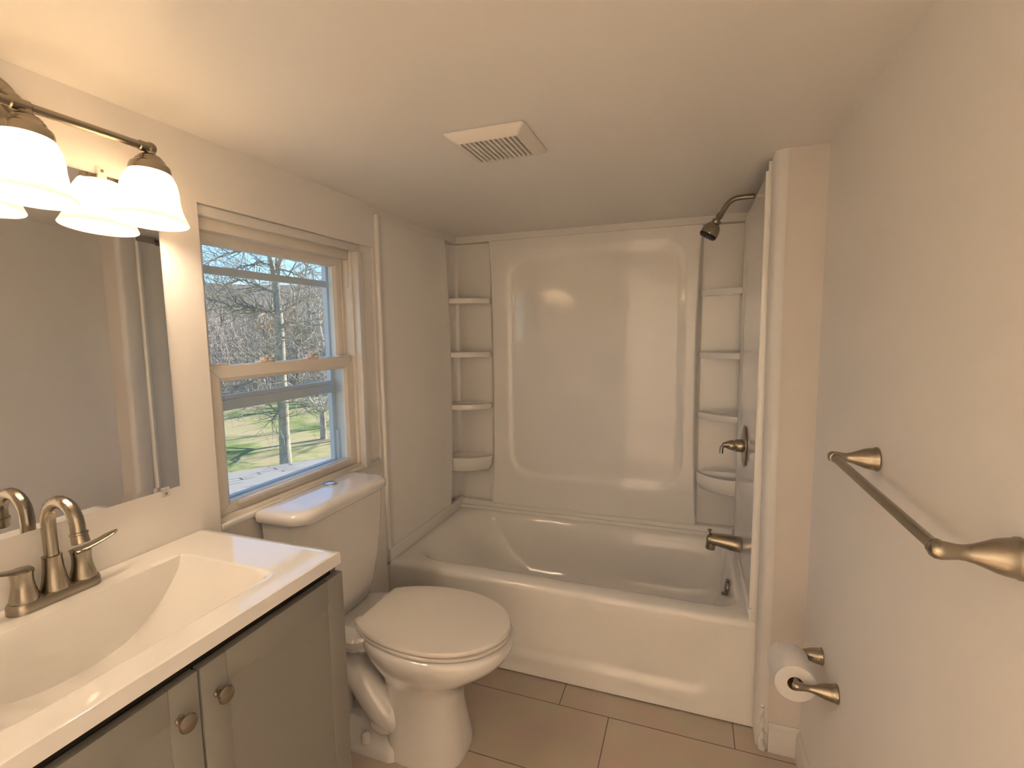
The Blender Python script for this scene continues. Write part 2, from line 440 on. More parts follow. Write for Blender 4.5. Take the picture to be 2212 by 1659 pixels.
def sash(name, x0, x1, y0, y1, z0, z1, st, top, bot):
    """mitred vinyl sash frame"""
    bm = BM()
    o = [(y0, z0), (y1, z0), (y1, z1), (y0, z1)]
    i = [(y0+st, z0+bot), (y1-st, z0+bot), (y1-st, z1-top), (y0+st, z1-top)]
    g = 0.0006
    for k in range(4):
        j = (k+1) % 4
        dv = Vector((0, o[j][0]-o[k][0], o[j][1]-o[k][1])).normalized()*g
        quad = [Vector((0, *o[k]))+dv, Vector((0, *o[j]))-dv, Vector((0, *i[j]))-dv, Vector((0, *i[k]))+dv]
        c = sum(quad, Vector())/4
        # face slightly crowned: outer edge, raised face, glazing bead sloping to the glass
        ins = [q.lerp(c, 0.0) for q in quad]
        f = lambda q, x: Vector((x, q.y, q.z))
        e0, e1 = quad[3].lerp(quad[0], 0.25), quad[2].lerp(quad[1], 0.25)
        sec = [[f(quad[0], x0), f(quad[0], x1-0.002), f(quad[0].lerp(quad[3], 0.06), x1), f(e0, x1), f(quad[3], x1-0.008), f(quad[3], x0)],
               [f(quad[1], x0), f(quad[1], x1-0.002), f(quad[1].lerp(quad[2], 0.06), x1), f(e1, x1), f(quad[2], x1-0.008), f(quad[2], x0)]]
        loft(bm, sec)
    fr = wpart(name, bm, M['vinyl'], smooth=False)
    bm = BM(); xm = (x0+x1)/2
    box(bm, xm-0.002, xm+0.002, y0+st-0.004, y1-st+0.004, z0+bot-0.004, z1-top+0.004)
    obj('pane', bm, M['glass'], fr, smooth=False)
    return fr
up = sash('upper_sash', -0.090, -0.063, WY0, WY1, 1.305, 1.735, 0.048, 0.036, 0.036)
lo = sash('lower_sash', -0.056, -0.029, WY0, WY1, 0.893, 1.342, 0.050, 0.048, 0.034)
# lift lip on the lower rail
bm = BM(); box(bm, -0.029, -0.016, -1.50, -0.97, 0.915, 0.926, 0.002); obj('lift_rail', bm, M['vinyl'], lo, angle=30)
for y in (-1.345, -1.135):
    bm = BM()
    box(bm, -0.056, -0.030, y-0.030, y+0.030, 1.342, 1.349, 0.002)
    lathe(bm, (-0.043, y-0.004, 1.348), (0, 0, 1), [(0.013, 0), (0.013, 0.010), (0.010, 0.013)], 16)
    box(bm, -0.049, -0.037, y-0.004, y+0.038, 1.353, 1.360, 0.003)
    obj('sash_lock', bm, M['lockp'], lo, angle=30)
for y in (-1.515, -0.955):
    bm = BM(); box(bm, -0.052, -0.034, y-0.035, y+0.03, 1.342, 1.348, 0.002); obj('tilt_latch', bm, M['vinyl'], lo, angle=30)
# outer storm window
bm = BM()
box(bm, -0.146, -0.126, WY0, WY0+0.018, 0.905, 1.73); box(bm, -0.146, -0.126, WY1-0.020, WY1, 0.905, 1.73)
box(bm, -0.146, -0.126, WY0, WY1, 1.712, 1.73); box(bm, -0.146, -0.126, WY0, WY1, 0.893, 0.907)
box(bm, -0.143, -0.128, WY0, WY1, 1.622, 1.647, 0.002)
box(bm, -0.143, -0.124, WY0, WY1, 1.190, 1.224, 0.003); box(bm, -0.146, -0.128, WY0, WY1, 1.224, 1.240, 0.002)
box(bm, -0.140, -0.112, WY1-0.010, WY1, 0.90, 1.03, 0.001)
wpart('storm_frame', bm, M['alu'], angle=30)

# ------------------------------------------------------------------ bathtub
TX0, TX1, TY0, TY1, RIM = 0.003, 1.531, -0.764, 0.030, 0.398
tub = thing('bathtub', (0.76, -0.37, 0), 'white glossy alcove bathtub with plain panelled apron, set against the back wall', 'bathtub')
bm = BM()
def tl(x0, x1, y0, y1, z, rl, rr, zf=None): return [Vector((x, y, z)) for x, y in rrect(x0, x1, y0, y1, (rl, rr, rr, rl), 10)]
loops = [tl(TX0, TX1, TY0, TY1, 0.372, 0.004, 0.004), tl(TX0, TX1, TY0, TY1, 0.381, 0.006, 0.006),
         tl(TX0+0.002, TX1-0.002, TY0+0.004, TY1-0.002, 0.391, 0.012, 0.014), tl(TX0+0.009, TX1-0.009, TY0+0.013, TY1-0.008, 0.398, 0.012, 0.014),
         tl(0.045, 1.478, -0.690, -0.028, 0.399, 0.15, 0.085), tl(0.060, 1.470, -0.680, -0.036, 0.395, 0.15, 0.085),
         tl(0.078, 1.464, -0.674, -0.044, 0.383, 0.15, 0.085), tl(0.12, 1.456, -0.664, -0.058, 0.34, 0.16, 0.085),
         tl(0.19, 1.445, -0.650, -0.075, 0.26, 0.16, 0.09), tl(0.27, 1.430, -0.636, -0.095, 0.17, 0.16, 0.10),
         tl(0.32, 1.412, -0.618, -0.112, 0.12, 0.16, 0.11), tl(0.37, 1.380, -0.590, -0.140, 0.092, 0.15, 0.11),
         tl(0.43, 1.32, -0.54, -0.19, 0.082, 0.13, 0.10)]
loft(bm, loops, cap0=False)
obj('basin', bm, M['acrylic'], tub, angle=50)
bm = BM()
def apron(x, z):
    d = sd_rrect(x, z, 0.70, 0.285, 0.71, 0.215, 0.11)
    rec = 0.013*sstep(-d/0.045)*sstep((0.372-z)/0.16)
    flare = 0.004*sstep((0.04-z)/0.04)
    return Vector((x, TY0 + rec - flare, z))
g = grid(bm, lin(TX0+0.0005, TX1-0.0005, 110), lin(0.0055, 0.3725, 54), apron)
# give the apron thickness
ret = bmesh.ops.extrude_face_region(bm, geom=bm.faces[:])
for v in [e for e in ret['geom'] if isinstance(e, bmesh.types.BMVert)]: v.co.y = TY0 + 0.035
obj('apron', bm, M['acrylic'], tub, angle=40)
bm = BM()
box(bm, -0.050, 1.570, -0.004, 0.055, 0.385, 0.4405, 0.010, 4)
box(bm, -0.050, 1.570, -0.022, 0.055, 0.380, 0.4150, 0.008, 4)
box(bm, -0.012, 0.0125, TY0+0.006, 0.02, 0.385, 0.4525, 0.004, 3)
box(bm, -0.050, 0.0095, -0.160, -0.01, 0.386, 0.4385, 0.004, 3)
box(bm, 1.494, 1.528, TY0+0.012, 0.02, 0.385, 0.4405, 0.005, 3)
obj('wall_flange', bm, M['acrylic'], tub, angle=60)
bm = BM()
lathe(bm, (1.4485, -0.385, 0.326), (-1, 0, 0.10), [(0.036, -0.003), (0.036, 0.004), (0.033, 0.008), (0.015, 0.010), (0.0, 0.010)], 32, cap1=False)
box(bm, 1.428, 1.440, -0.391, -0.379, 0.288, 0.302, 0.003)
ov = obj('overflow_plate', bm, M['nickel'], tub); ov['label'] = 'round brushed nickel overflow plate'
bm = BM(); lathe(bm, (1.28, -0.37, 0.0822), (0, 0, 1), [(0.035, 0), (0.035, 0.003), (0.02, 0.005), (0.0, 0.005)], 24, cap1=False)
obj('drain', bm, M['nickel'], tub)['label'] = 'brushed nickel drain'

# ------------------------------------------------------------------ tub surround
STOP = 1.935
sur = thing('tub_surround', (0.76, 0.05, 0.44), 'glossy white moulded wall surround with two columns of corner shelves, above the tub', 'tub surround')
def edge_bulge(z): return math.sin(PI*max(0.0, min(1.0, (z-0.47)/(STOP-0.47))))**0.5 if 0.47 < z < STOP else 0.0
BX0, BX1 = 0.200, 1.326
bm = BM()
def backf(x, z):
    b = edge_bulge(z)
    w = 0.004 + 0.026*b
    e = min(x-BX0, BX1-x)
    prot = 0.034*(1-(1-sstep(min(1, e/w)))**1.0)
    d = sd_rrect(x, z, 0.780, 1.240, 0.480, 0.640, 0.15)
    inset = 0.011*sstep(-d/0.050)
    crown = 0.004*math.cos((x-0.78)/0.6*PI/2)
    return Vector((x, 0.034 - prot + inset - crown, z))
xs = sorted(set([BX0 + 0.0035*i for i in range(10)] + lin(BX0+0.036, BX1-0.036, 90) + [BX1 - 0.0035*i for i in range(10)]))
grid(bm, xs, lin(0.441, STOP, 120), backf)
ret = bmesh.ops.extrude_face_region(bm, geom=bm.faces[:])
for v in [e for e in ret['geom'] if isinstance(e, bmesh.types.BMVert)]: v.co.y = 0.060
obj('back_panel', bm, M['acrylic'], sur, angle=50)

def side_panel(left):
    bm = BM(); loops = []
    for z in [0.4545]+lin(0.47, STOP, 24):
        ye = -0.142 + 0.040*edge_bulge(z)
        pl = [(-0.0015, -0.7695), (0.006, -0.7695), (0.0115, -0.765), (0.0125, -0.757), (0.0105, -0.748), (0.006, -0.742), (0.005, -0.70),
              (0.005, ye-0.10), (0.007, ye-0.05), (0.013, ye-0.022), (0.014, ye-0.010), (0.009, ye-0.002), (0.0, ye), (-0.012, ye), (-0.012, ye-0.02), (-0.006, ye-0.05), (-0.006, -0.74)]
        loops.append([Vector((x if left else 1.505-x, y, z)) for x, y in pl])
    loft(bm, loops)
    o = obj('side_panel', bm, M['acrylic'], sur, angle=40)
    return o
side_panel(True); side_panel(False)
# front return of the right-hand panel
bm = BM(); box(bm, 1.500, 1.5185, -0.7698, -0.7655, 0.442, STOP+0.03, 0.001)
obj('front_return', bm, M['acrylic'], sur, angle=30)

def column(left):
    inner = [(-0.045, -0.155), (-0.045, -0.02)]
    for i in range(9):
        a = PI - 0.5*PI*i/8
        inner.append((0.010 + 0.055*math.cos(a), -0.015 + 0.055*math.sin(a)))
    inner += [(0.10, 0.041), (0.215, 0.041)]
    outer = [(0.215, 0.050), (-0.054, 0.050), (-0.054, -0.155)]
    pl = inner + outer
    f = (lambda x: x) if left else (lambda x: 1.520 - x)
    bm = BM(); prism(bm, [(f(x), y) for x, y in pl], 0.4412, STOP)
    col = obj('corner_column', bm, M['acrylic'], sur, angle=40)
    A = Vector((0.002, -0.112)); B = Vector((0.203, 0.012))
    n2 = Vector((B.y-A.y, -(B.x-A.x))).normalized()
    def front(k, s=1.0, bow=0.034):
        out = []
        for i in range(k+1):
            t = i/k; p = A.lerp(B, t) + n2*(bow*(1-(2*t-1)**2)*s); out.append((p.x, p.y))
        return out
    back = [(0.198, 0.040), (0.10, 0.0405), (0.02, 0.038), (-0.010, 0.028), (-0.030, 0.010), (-0.042, -0.015), (-0.044, -0.06), (-0.044, -0.108)]
    def plan(sc=1.0, s=1.0):
        pl = front(14, s) + back
        c = Vector((0.05, -0.02))
        return [((f(c.x+(x-c.x)*sc)), c.y+(y-c.y)*sc) for x, y in pl]
    for zt in (1.622, 1.322, 1.024):
        bm = BM()
        loft(bm, [[Vector((x, y, zt-0.027)) for x, y in plan(0.985)], [Vector((x, y, zt-0.020)) for x, y in plan(1.0)],
                  [Vector((x, y, zt-0.003)) for x, y in plan(1.0)], [Vector((x, y, zt)) for x, y in plan(0.99)],
                  [Vector((x, y, zt)) for x, y in plan(0.90)], [Vector((x, y, zt-0.006)) for x, y in plan(0.87)]])
        obj('corner_shelf', bm, M['acrylic'], col, angle=40)
    zt = 0.716
    bm = BM()
    loft(bm, [[Vector((x, y, zt-0.082)) for x, y in plan(0.80, 0.7)], [Vector((x, y, zt-0.076)) for x, y in plan(0.88, 0.8)],
              [Vector((x, y, zt-0.045)) for x, y in plan(0.96)], [Vector((x, y, zt-0.004)) for x, y in plan(1.0)],
              [Vector((x, y, zt)) for x, y in plan(0.99)], [Vector((x, y, zt)) for x, y in plan(0.93)],
              [Vector((x, y, zt-0.004)) for x, y in plan(0.91)], [Vector((x, y, zt-0.050)) for x, y in plan(0.80)], [Vector((x, y, zt-0.055)) for x, y in plan(0.70)]])
    o = obj('soap_basket', bm, M['acrylic'], col, angle=40)
column(True); column(False)

# ------------------------------------------------------------------ tub fittings (right end wall)
PX = 1.4985
sh = thing('shower_fixture', (PX, -0.38, 1.953), 'brushed nickel shower head on a bent arm, high on the end panel under the ceiling', 'shower head')
bm = BM()
path = smooth_path([(PX+0.003, -0.38, 1.953), (1.465, -0.38, 1.953), (1.432, -0.38, 1.950), (1.408, -0.38, 1.936), (1.390, -0.38, 1.910), (1.378, -0.38, 1.890)], 6)
tube(bm, path, 0.0105, 16)
obj('shower_arm', bm, M['nickel'], sh)
hd = Vector((1.378, -0.38, 1.892)); ax = Vector((-0.50, 0.0, -0.87)).normalized()
bm = BM()
lathe(bm, hd, ax, [(0.0125, -0.006), (0.0135, 0.0), (0.0135, 0.012), (0.0105, 0.016), (0.0105, 0.020), (0.017, 0.023), (0.018, 0.034), (0.017, 0.038), (0.024, 0.043), (0.030, 0.052), (0.034, 0.066), (0.0355, 0.082), (0.0350, 0.086)], 32)
obj('head', bm, M['nickel'], sh)
bm = BM(); lathe(bm, hd, ax, [(0.0345, 0.0855), (0.0345, 0.094), (0.030, 0.096), (0.0, 0.095)], 32, cap1=False)
fp = obj('spray_face', bm, M['rubber'], sh); fp['label'] = 'black spray face with nozzles'
bm = BM(); u, w = frame_of(ax)
for ring, cnt in ((0.010, 6), (0.018, 10), (0.027, 16)):
    for i in range(cnt):
        a = 2*PI*i/cnt; p = hd + ax*0.094 + u*(ring*math.cos(a)) + w*(ring*math.sin(a))
        lathe(bm, p, ax, [(0.0024, 0), (0.0016, 0.006)], 6)
obj('nozzles', bm, M['rubber'], fp)

va = thing('shower_valve', (PX, -0.385, 0.95), 'round brushed nickel valve plate with lever handle, between shower head and tub spout', 'faucet')
bm = BM(); lathe(bm, (PX-0.0005, -0.385, 0.950), (-1, 0, 0), [(0.084, 0), (0.086, 0.002), (0.085, 0.005), (0.070, 0.009), (0.040, 0.011), (0.0, 0.011)], 48, cap1=False)
obj('escutcheon', bm, M['nickel'], va)
bm = BM(); lathe(bm, (PX-0.010, -0.385, 0.950), (-1, 0, 0), [(0.027, 0), (0.027, 0.020), (0.024, 0.026), (0.020, 0.030), (0.022, 0.036), (0.019, 0.050), (0.012, 0.066), (0.007, 0.076), (0.0, 0.078)], 28, cap1=False)
hn = obj('handle_hub', bm, M['nickel'], va)
bm = BM(); tube(bm, smooth_path([(1.430, -0.385, 0.945), (1.418, -0.387, 0.946), (1.410, -0.390, 0.936), (1.409, -0.393, 0.914)], 5), [0.006]*3+[0.007]*13 if False else 0.0075, 12)
obj('lever', bm, M['nickel'], hn)

sp = thing('tub_spout', (PX, -0.385, 0.523), 'tapered brushed nickel tub spout with diverter knob, low on the end panel', 'faucet')
bm = BM()
def spl(x, r, dz, flat=0.0): return [Vector((x, -0.385 + r*math.cos(2*PI*i/24), 0.523 + dz + r*0.98*math.sin(2*PI*i/24)*(1 if math.sin(2*PI*i/24) > 0 else 1-flat))) for i in range(24)]
loft(bm, [spl(PX-0.0005, 0.033, 0), spl(PX-0.004, 0.034, 0), spl(1.475, 0.0335, 0.001), spl(1.440, 0.030, 0.005), spl(1.405, 0.0265, 0.009), spl(1.380, 0.025, 0.010), spl(1.368, 0.022, 0.008), spl(1.362, 0.014, 0.005)])
lathe(bm, (1.381, -0.385, 0.522), (-0.12, 0, -1), [(0.0195, 0), (0.0195, 0.032), (0.014, 0.033), (0.013, 0.02)], 20)
obj('spout', bm, M['nickel'], sp)
bm = BM(); lathe(bm, (1.376, -0.385, 0.552), (-0.1, 0, 1), [(0.004, 0), (0.004, 0.014), (0.0085, 0.018), (0.0085, 0.023), (0.004, 0.026), (0.0, 0.026)], 16, cap1=False)
obj('diverter_knob', bm, M['nickel'], sp)

# ------------------------------------------------------------------ vanity
VY1, VY0, VX = -1.605, -2.395, 0.446
van = thing('vanity_cabinet', (0.22, -2.0, 0), 'dark grey shaker vanity cabinet with two doors, under the white sink top', 'cabinet')
bm = BM()
box(bm, 0.003, 0.425, VY1-0.018, VY1, 0.0, 0.855, 0.001); box(bm, 0.003, 0.425, VY0, VY0+0.018, 0.0, 0.855, 0.001)
box(bm, 0.003, 0.012, VY0+0.018, VY1-0.018, 0.09, 0.855); box(bm, 0.003, 0.42, VY0+0.018, VY1-0.018, 0.09, 0.108)
box(bm, 0.36, 0.37, VY0+0.018, VY1-0.018, 0.0, 0.09)
obj('carcass', bm, M['cabinet'], van, smooth=False)
bm = BM(); box(bm, 0.405, 0.424, VY0+0.018, VY1-0.018, 0.80, 0.855)  # painted near black to stand for the shade under the sink top
obj('gap_shade_rail', bm, M['dark'], van, smooth=False)
def door(y0, y1, z0, z1, ky, kz):
    bm = BM(); x0, x1 = 0.4265, VX; st = 0.054; rl = 0.062
    box(bm, x0, x1, y0, y0+st, z0, z1, 0.0015); box(bm, x0, x1, y1-st, y1, z0, z1, 0.0015)
    box(bm, x0, x1, y0+st, y1-st, z1-rl, z1, 0.0015); box(bm, x0, x1, y0+st, y1-st, z0, z0+rl, 0.0015)
    box(bm, x0+0.002, x1-0.0045, y0+st-0.002, y1-st+0.002, z0+rl-0.002, z1-rl+0.002)
    d = obj('door', bm, M['cabinet'], van, angle=30)
    bm = BM(); lathe(bm, (VX-0.0005, ky, kz), (1, 0, 0), [(0.009, 0), (0.009, 0.002), (0.006, 0.004), (0.0055, 0.013), (0.008, 0.016), (0.0155, 0.019), (0.0165, 0.022), (0.015, 0.0255), (0.009, 0.028), (0.0, 0.0288)], 28, cap1=False)
    k = obj('knob', bm, M['nickel'], d); k['label'] = 'round brushed nickel knob'
door(-1.998, VY1+0.001, 0.10, 0.823, -1.966, 0.754)
door(VY0-0.001, -2.003, 0.10, 0.823, -2.041, 0.756)

# sink top with integral trough basin
CT, CX1, CY1, CY0 = 0.890, 0.466, -1.632, -2.368
bm = BM()
HX0, HX1, HY1, HY0 = 0.098, 0.398, -1.770, -2.262
def arc_depth(y):
    t = abs((y+2.0)/(0.23 if y > -2.0 else 0.262))
    if t >= 1: return 0.0
    return 0.150*(1-t**2.6)**0.95
def topz(x, y):
    d = arc_depth(y)
    if x <= HX0: return CT
    bk = sstep((x-HX0)/0.007)
    fr = 1-sstep((x-0.335)/0.066) if x > 0.335 else 1.0
    # towards the ends the front lip gets crisper, so the ramp keeps its square corner
    dd = d*bk*fr
    return CT - dd
xs = lin(0.001, 0.097, 5)+lin(0.0985, 0.106, 6)+lin(0.115, 0.33, 12)+lin(0.336, 0.404, 18)+[0.43, 0.455, 0.462]
ys = [CY0, CY0+0.003] + lin(CY0+0.02, HY0-0.01, 4)+lin(HY0-0.002, HY0+0.03, 14)+lin(HY0+0.036, HY1-0.036, 60)+lin(HY1-0.03, HY1+0.002, 14)+lin(HY1+0.01, CY1-0.02, 4)+[CY1-0.003, CY1]
g = grid(bm, xs+[CX1-0.001, CX1], ys, lambda x, y: Vector((x, y, topz(x, y) - (0.0025 if (x > CX1-0.0005 or y > CY1-0.001) else 0.0006 if x > CX1-0.003 else 0))))
# slab sides
TH = 0.030
def rim(seq): 
    lo_ = [bm.verts.new((v.co.x, v.co.y, CT-TH)) for v in seq]
    for a, b, c, d in zip(seq[:-1], seq[1:], lo_[1:], lo_[:-1]): bm.faces.new((a, b, c, d))
    return lo_
rim([r[-1] for r in g]); rim(g[-1]); rim(g[0]); rim([r[0] for r in g])
bmesh.ops.remove_doubles(bm, verts=bm.verts[:], dist=1e-5)
# underside: a ring around the bowl, and the bowl's own outside
bx0, bx1, by0, by1 = 0.075, 0.415, HY0-0.02, HY1+0.02
for (a0, a1, b0, b1) in ((0.001, bx0, CY0, CY1), (bx1, CX1, CY0, CY1), (bx0, bx1, CY0, by0), (bx0, bx1, by1, CY1)):
    bm.faces.new([bm.verts.new((a0, b0, CT-TH)), bm.verts.new((a1, b0, CT-TH)), bm.verts.new((a1, b1, CT-TH)), bm.verts.new((a0, b1, CT-TH))])
top = obj('bathroom_sink', bm, M['marble'], smooth=True, angle=40)
tag(top, 'glossy white vanity sink top with wide rectangular trough basin, on the grey cabinet', 'sink')
bm = BM(); lathe(bm, (0.235, -2.0, CT-0.151), (0, 0, 1), [(0.022, 0.0), (0.022, 0.003), (0.017, 0.004), (0.016, 0.002), (0.0, 0.004)], 24, cap1=False)
obj('drain', bm, M['nickel'], top)['label'] = 'brushed nickel drain'

# faucet
FX, FY = 0.042, -2.0
fa = thing('sink_faucet', (FX, FY, CT), 'brushed nickel gooseneck sink faucet with two lever handles, on the sink top below the mirror', 'faucet')
def oval(z, hx, hy): return [Vector((x, y, z)) for x, y in rrect(FX-hx, FX+hx, FY-hy, FY+hy, (hx*0.98,)*4, 8)]
bm = BM(); loft(bm, [oval(CT+0.0002, 0.026, 0.080), oval(CT+0.016, 0.0255, 0.0795), oval(CT+0.021, 0.0225, 0.0765), oval(CT+0.022, 0.019, 0.073)])
obj('base_plate', bm, M['nickel'], fa)
bm = BM()
lathe(bm, (FX, FY, CT+0.021), (0, 0, 1), [(0.0245, 0), (0.0240, 0.004), (0.0205, 0.020), (0.0175, 0.042), (0.0160, 0.066), (0.0165, 0.068), (0.0165, 0.071), (0.0140, 0.072)], 32)
obj('spout_base', bm, M['nickel'], fa)
bm = BM()
arc = [(FX, FY, CT+0.09), (FX, FY, CT+0.13), (FX, FY, CT+0.163)]
for i in range(1, 13):
    a = PI - PI*1.04*i/12
    arc.append((FX+0.048 + 0.048*math.cos(a), FY, CT+0.163 + 0.048*math.sin(a)))
arc.append((FX+0.0975, FY, CT+0.148))
tube(bm, arc, [0.0125]*len(arc), 20)
e = Vector(arc[-1]); d = (e-Vector(arc[-2])).normalized()
lathe(bm, e-d*0.006, d, [(0.0125, 0), (0.0155, 0.001), (0.0155, 0.005), (0.0140, 0.006), (0.0150, 0.022), (0.0130, 0.023), (0.009, 0.018)], 24)
obj('spout', bm, M['nickel'], fa)
for s in (1, -1):
    hy = FY + s*0.0508
    bm = BM(); lathe(bm, (FX, hy, CT+0.021), (0, 0, 1), [(0.0235, 0), (0.0225, 0.008), (0.0185, 0.026), (0.0170, 0.040), (0.0175, 0.052), (0.0190, 0.060), (0.0165, 0.064), (0.0, 0.066)], 28, cap1=False)
    hb = obj('handle', bm, M['nickel'], fa)
    bm = BM()
    # flat blade lever that sweeps up and outwards
    loops = []
    for i in range(11):
        t = i/10; y = hy + s*(-0.014 + 0.080*t); x = FX + 0.012*t
        z = CT + 0.021 + 0.060 + 0.022*t**1.5 - 0.006*max(0, t-0.8)
        w_ = 0.0165*(1-0.30*t) if t < 0.75 else 0.0128*math.sqrt(max(0.02, 1-((t-0.75)/0.26)**2)); h = 0.0055*(1-0.55*t)
        loops.append([Vector((x + w_*math.cos(2*PI*j/16), y, z + h*math.sin(2*PI*j/16))) for j in range(16)])
    loft(bm, loops)
    obj('lever', bm, M['nickel'], hb)

# ------------------------------------------------------------------ mirror
mir = thing('wall_mirror', (0.004, -2.0, 1.03), 'frameless rectangular wall mirror held by clear plastic clips, above the sink', 'mirror')
bm = BM()
def mrect(x, e): return [Vector((x, y, z)) for y, z in ((-2.305+e, 1.034+e), (-1.6955-e, 1.034+e), (-1.6955-e, 1.797-e), (-2.305+e, 1.797-e))]
loft(bm, [mrect(0.0015, 0), mrect(0.00615, 0), mrect(0.0064, 0.012)])
obj('glass', bm, M['mirror'], mir, smooth=False)
for (y, z, s) in ((-1.815, 1.797, 1), (-2.185, 1.797, 1), (-1.735, 1.034, -1), (-2.265, 1.034, -1)):
    bm = BM()
    box(bm, 0.0012, 0.0062, y-0.009, y+0.009, z+s*0.001 if s > 0 else z-0.017, z+0.017 if s > 0 else z-0.001, 0.001)
    box(bm, 0.0068, 0.0095, y-0.009, y+0.009, z-0.009 if s > 0 else z-0.017, z+0.017 if s > 0 else z+0.007, 0.001)
    c = obj('mirror_clip', bm, M['clip'], mir, smooth=False)
    bm = BM(); lathe(bm, (0.0095, y, z+s*0.009), (1, 0, 0), [(0.0035, 0), (0.0032, 0.0012), (0.0, 0.0016)], 12, cap1=False)
    obj('screw', bm, M['nickel_dark'], c)

# ------------------------------------------------------------------ vanity light
LX, LZ, LSP = 0.094, 1.862, 0.226
LY = -1.997
vl = thing('vanity_light', (0.0, LY, 1.885), 'brushed nickel bath bar light with glowing frosted bell shades, above the mirror', 'light fixture')
bm = BM(); lathe(bm, (0.001, LY-0.006, 1.884), (1, 0, 0), [(0.054, 0), (0.055, 0.004), (0.053, 0.009), (0.046, 0.015), (0.036, 0.020), (0.022, 0.026), (0.014, 0.030), (0.012, 0.034), (0.0, 0.035)], 40, cap1=False)
obj('wall_plate', bm, M['nickel'], vl)
bm = BM(); tube(bm, smooth_path([(0.030, LY-0.003, 1.886), (0.06, LY-0.003, 1.886), (0.084, LY-0.002, 1.876), (LX, LY, LZ+0.004)], 5), 0.008, 14)
obj('arm', bm, M['nickel'], vl)
bm = BM()
tube(bm, [(LX, LY-LSP-0.006, LZ), (LX, LY+LSP+0.010, LZ)], 0.0088, 16)
for k in (-1, 0, 1):
    lathe(bm, (LX, LY+k*LSP-0.016, LZ), (0, 1, 0), [(0.0088, 0), (0.0112, 0.002), (0.0112, 0.030), (0.0088, 0.032)], 20)
for k in (-1, 1):
    bmesh.ops.create_uvsphere(bm, u_segments=16, v_segments=10, radius=0.0135, matrix=Matrix.Translation((LX, LY+k*LSP+0.010, LZ)))
obj('bar', bm, M['nickel'], vl)
for k in (1, 0, -1):
    y = LY + k*LSP + 0.010; tilt = Vector((0.0, -0.10, -1.0)).normalized()
    bm = BM(); lathe(bm, (LX, y, LZ-0.006), tilt, [(0.009, -0.002), (0.012, 0.008), (0.020, 0.012), (0.024, 0.016), (0.0245, 0.019), (0.029, 0.022), (0.031, 0.027), (0.034, 0.030), (0.039, 0.034), (0.0415, 0.042), (0.042, 0.051), (0.040, 0.053), (0.036, 0.050), (0.033, 0.036), (0.0, 0.034)], 32, cap1=False)
    cup = obj('shade_holder', bm, M['nickel'], vl)
    bm = BM()
    pr = [(0.0385, 0.046), (0.0455, 0.056), (0.0525, 0.070), (0.0565, 0.086), (0.0585, 0.104), (0.0625, 0.122), (0.0680, 0.138), (0.0745, 0.152), (0.0790, 0.161)]
    inn = [(r-0.0032, h-0.0005) for r, h in reversed(pr)]
    lathe(bm, (LX, y, LZ-0.006), tilt, pr + [(0.0780, 0.1625)] + inn, 48, cap0=False, cap1=False)
    sd = obj('lamp_shade', bm, M['shade'], vl)
    bm = BM()
    lathe(bm, (LX, y, LZ-0.006), tilt, [(0.013, 0.040), (0.014, 0.066), (0.019, 0.082), (0.0275, 0.104), (0.0305, 0.122), (0.0290, 0.138), (0.0225, 0.150), (0.012, 0.157), (0.0, 0.159)], 28, cap1=False)
    obj('bulb', bm, M['bulb'], vl)

# ------------------------------------------------------------------ exhaust vent in the ceiling
ve = thing('exhaust_vent', (0.74, -1.21, CEIL), 'square white exhaust fan grille with dark slots, on the ceiling', 'vent')
vx0, vx1, vy0, vy1 = 0.628, 0.860, -1.334, -1.102
bm = BM()
sx0, sx1, sy0, sy1 = 0.661, 0.832, -1.303, -1.146
def rr3(x0, x1, y0, y1, z, r): return [Vector((x, y, z)) for x, y in rrect(x0, x1, y0, y1, (r,)*4, 4)]
loft(bm, [rr3(vx0, vx1, vy0, vy1, CEIL-0.001, 0.008), rr3(vx0, vx1, vy0, vy1, CEIL-0.004, 0.008), rr3(vx0+0.004, vx1-0.004, vy0+0.004, vy1-0.004, CEIL-0.008, 0.008), rr3(vx0+0.026, vx1-0.026, vy0+0.026, vy1-0.036, CEIL-0.022, 0.006),
          rr3(sx0, sx1, sy0, sy1, CEIL-0.024, 0.001), rr3(sx0, sx1, sy0, sy1, CEIL-0.016, 0.001)], cap0=False, cap1=False)
obj('grille_frame', bm, M['vent'], ve, angle=25)
bm = BM(); box(bm, vx0+0.03, vx1-0.03, vy0+0.03, vy1-0.03, CEIL-0.006, CEIL-0.0015); obj('opening_shade_plate', bm, M['dark'], ve, smooth=False)  # near-black plate standing for the shade behind the slots
NS = 12
pitch = (sx1-sx0)/NS
for i in range(NS+1):
    bm = BM(); xc = sx0 + i*pitch
    box(bm, max(sx0, xc-pitch*0.24), min(sx1, xc+pitch*0.24), sy0-0.001, sy1+0.001, CEIL-0.0238, CEIL-0.014)
    obj('slat', bm, M['vent'], ve, smooth=False)
bm = BM()
for yy in (-1.250, -1.198): box(bm, sx0, sx1, yy-0.003, yy+0.003, CEIL-0.019, CEIL-0.014)
obj('cross_bar', bm, M['vent'], ve, smooth=False)

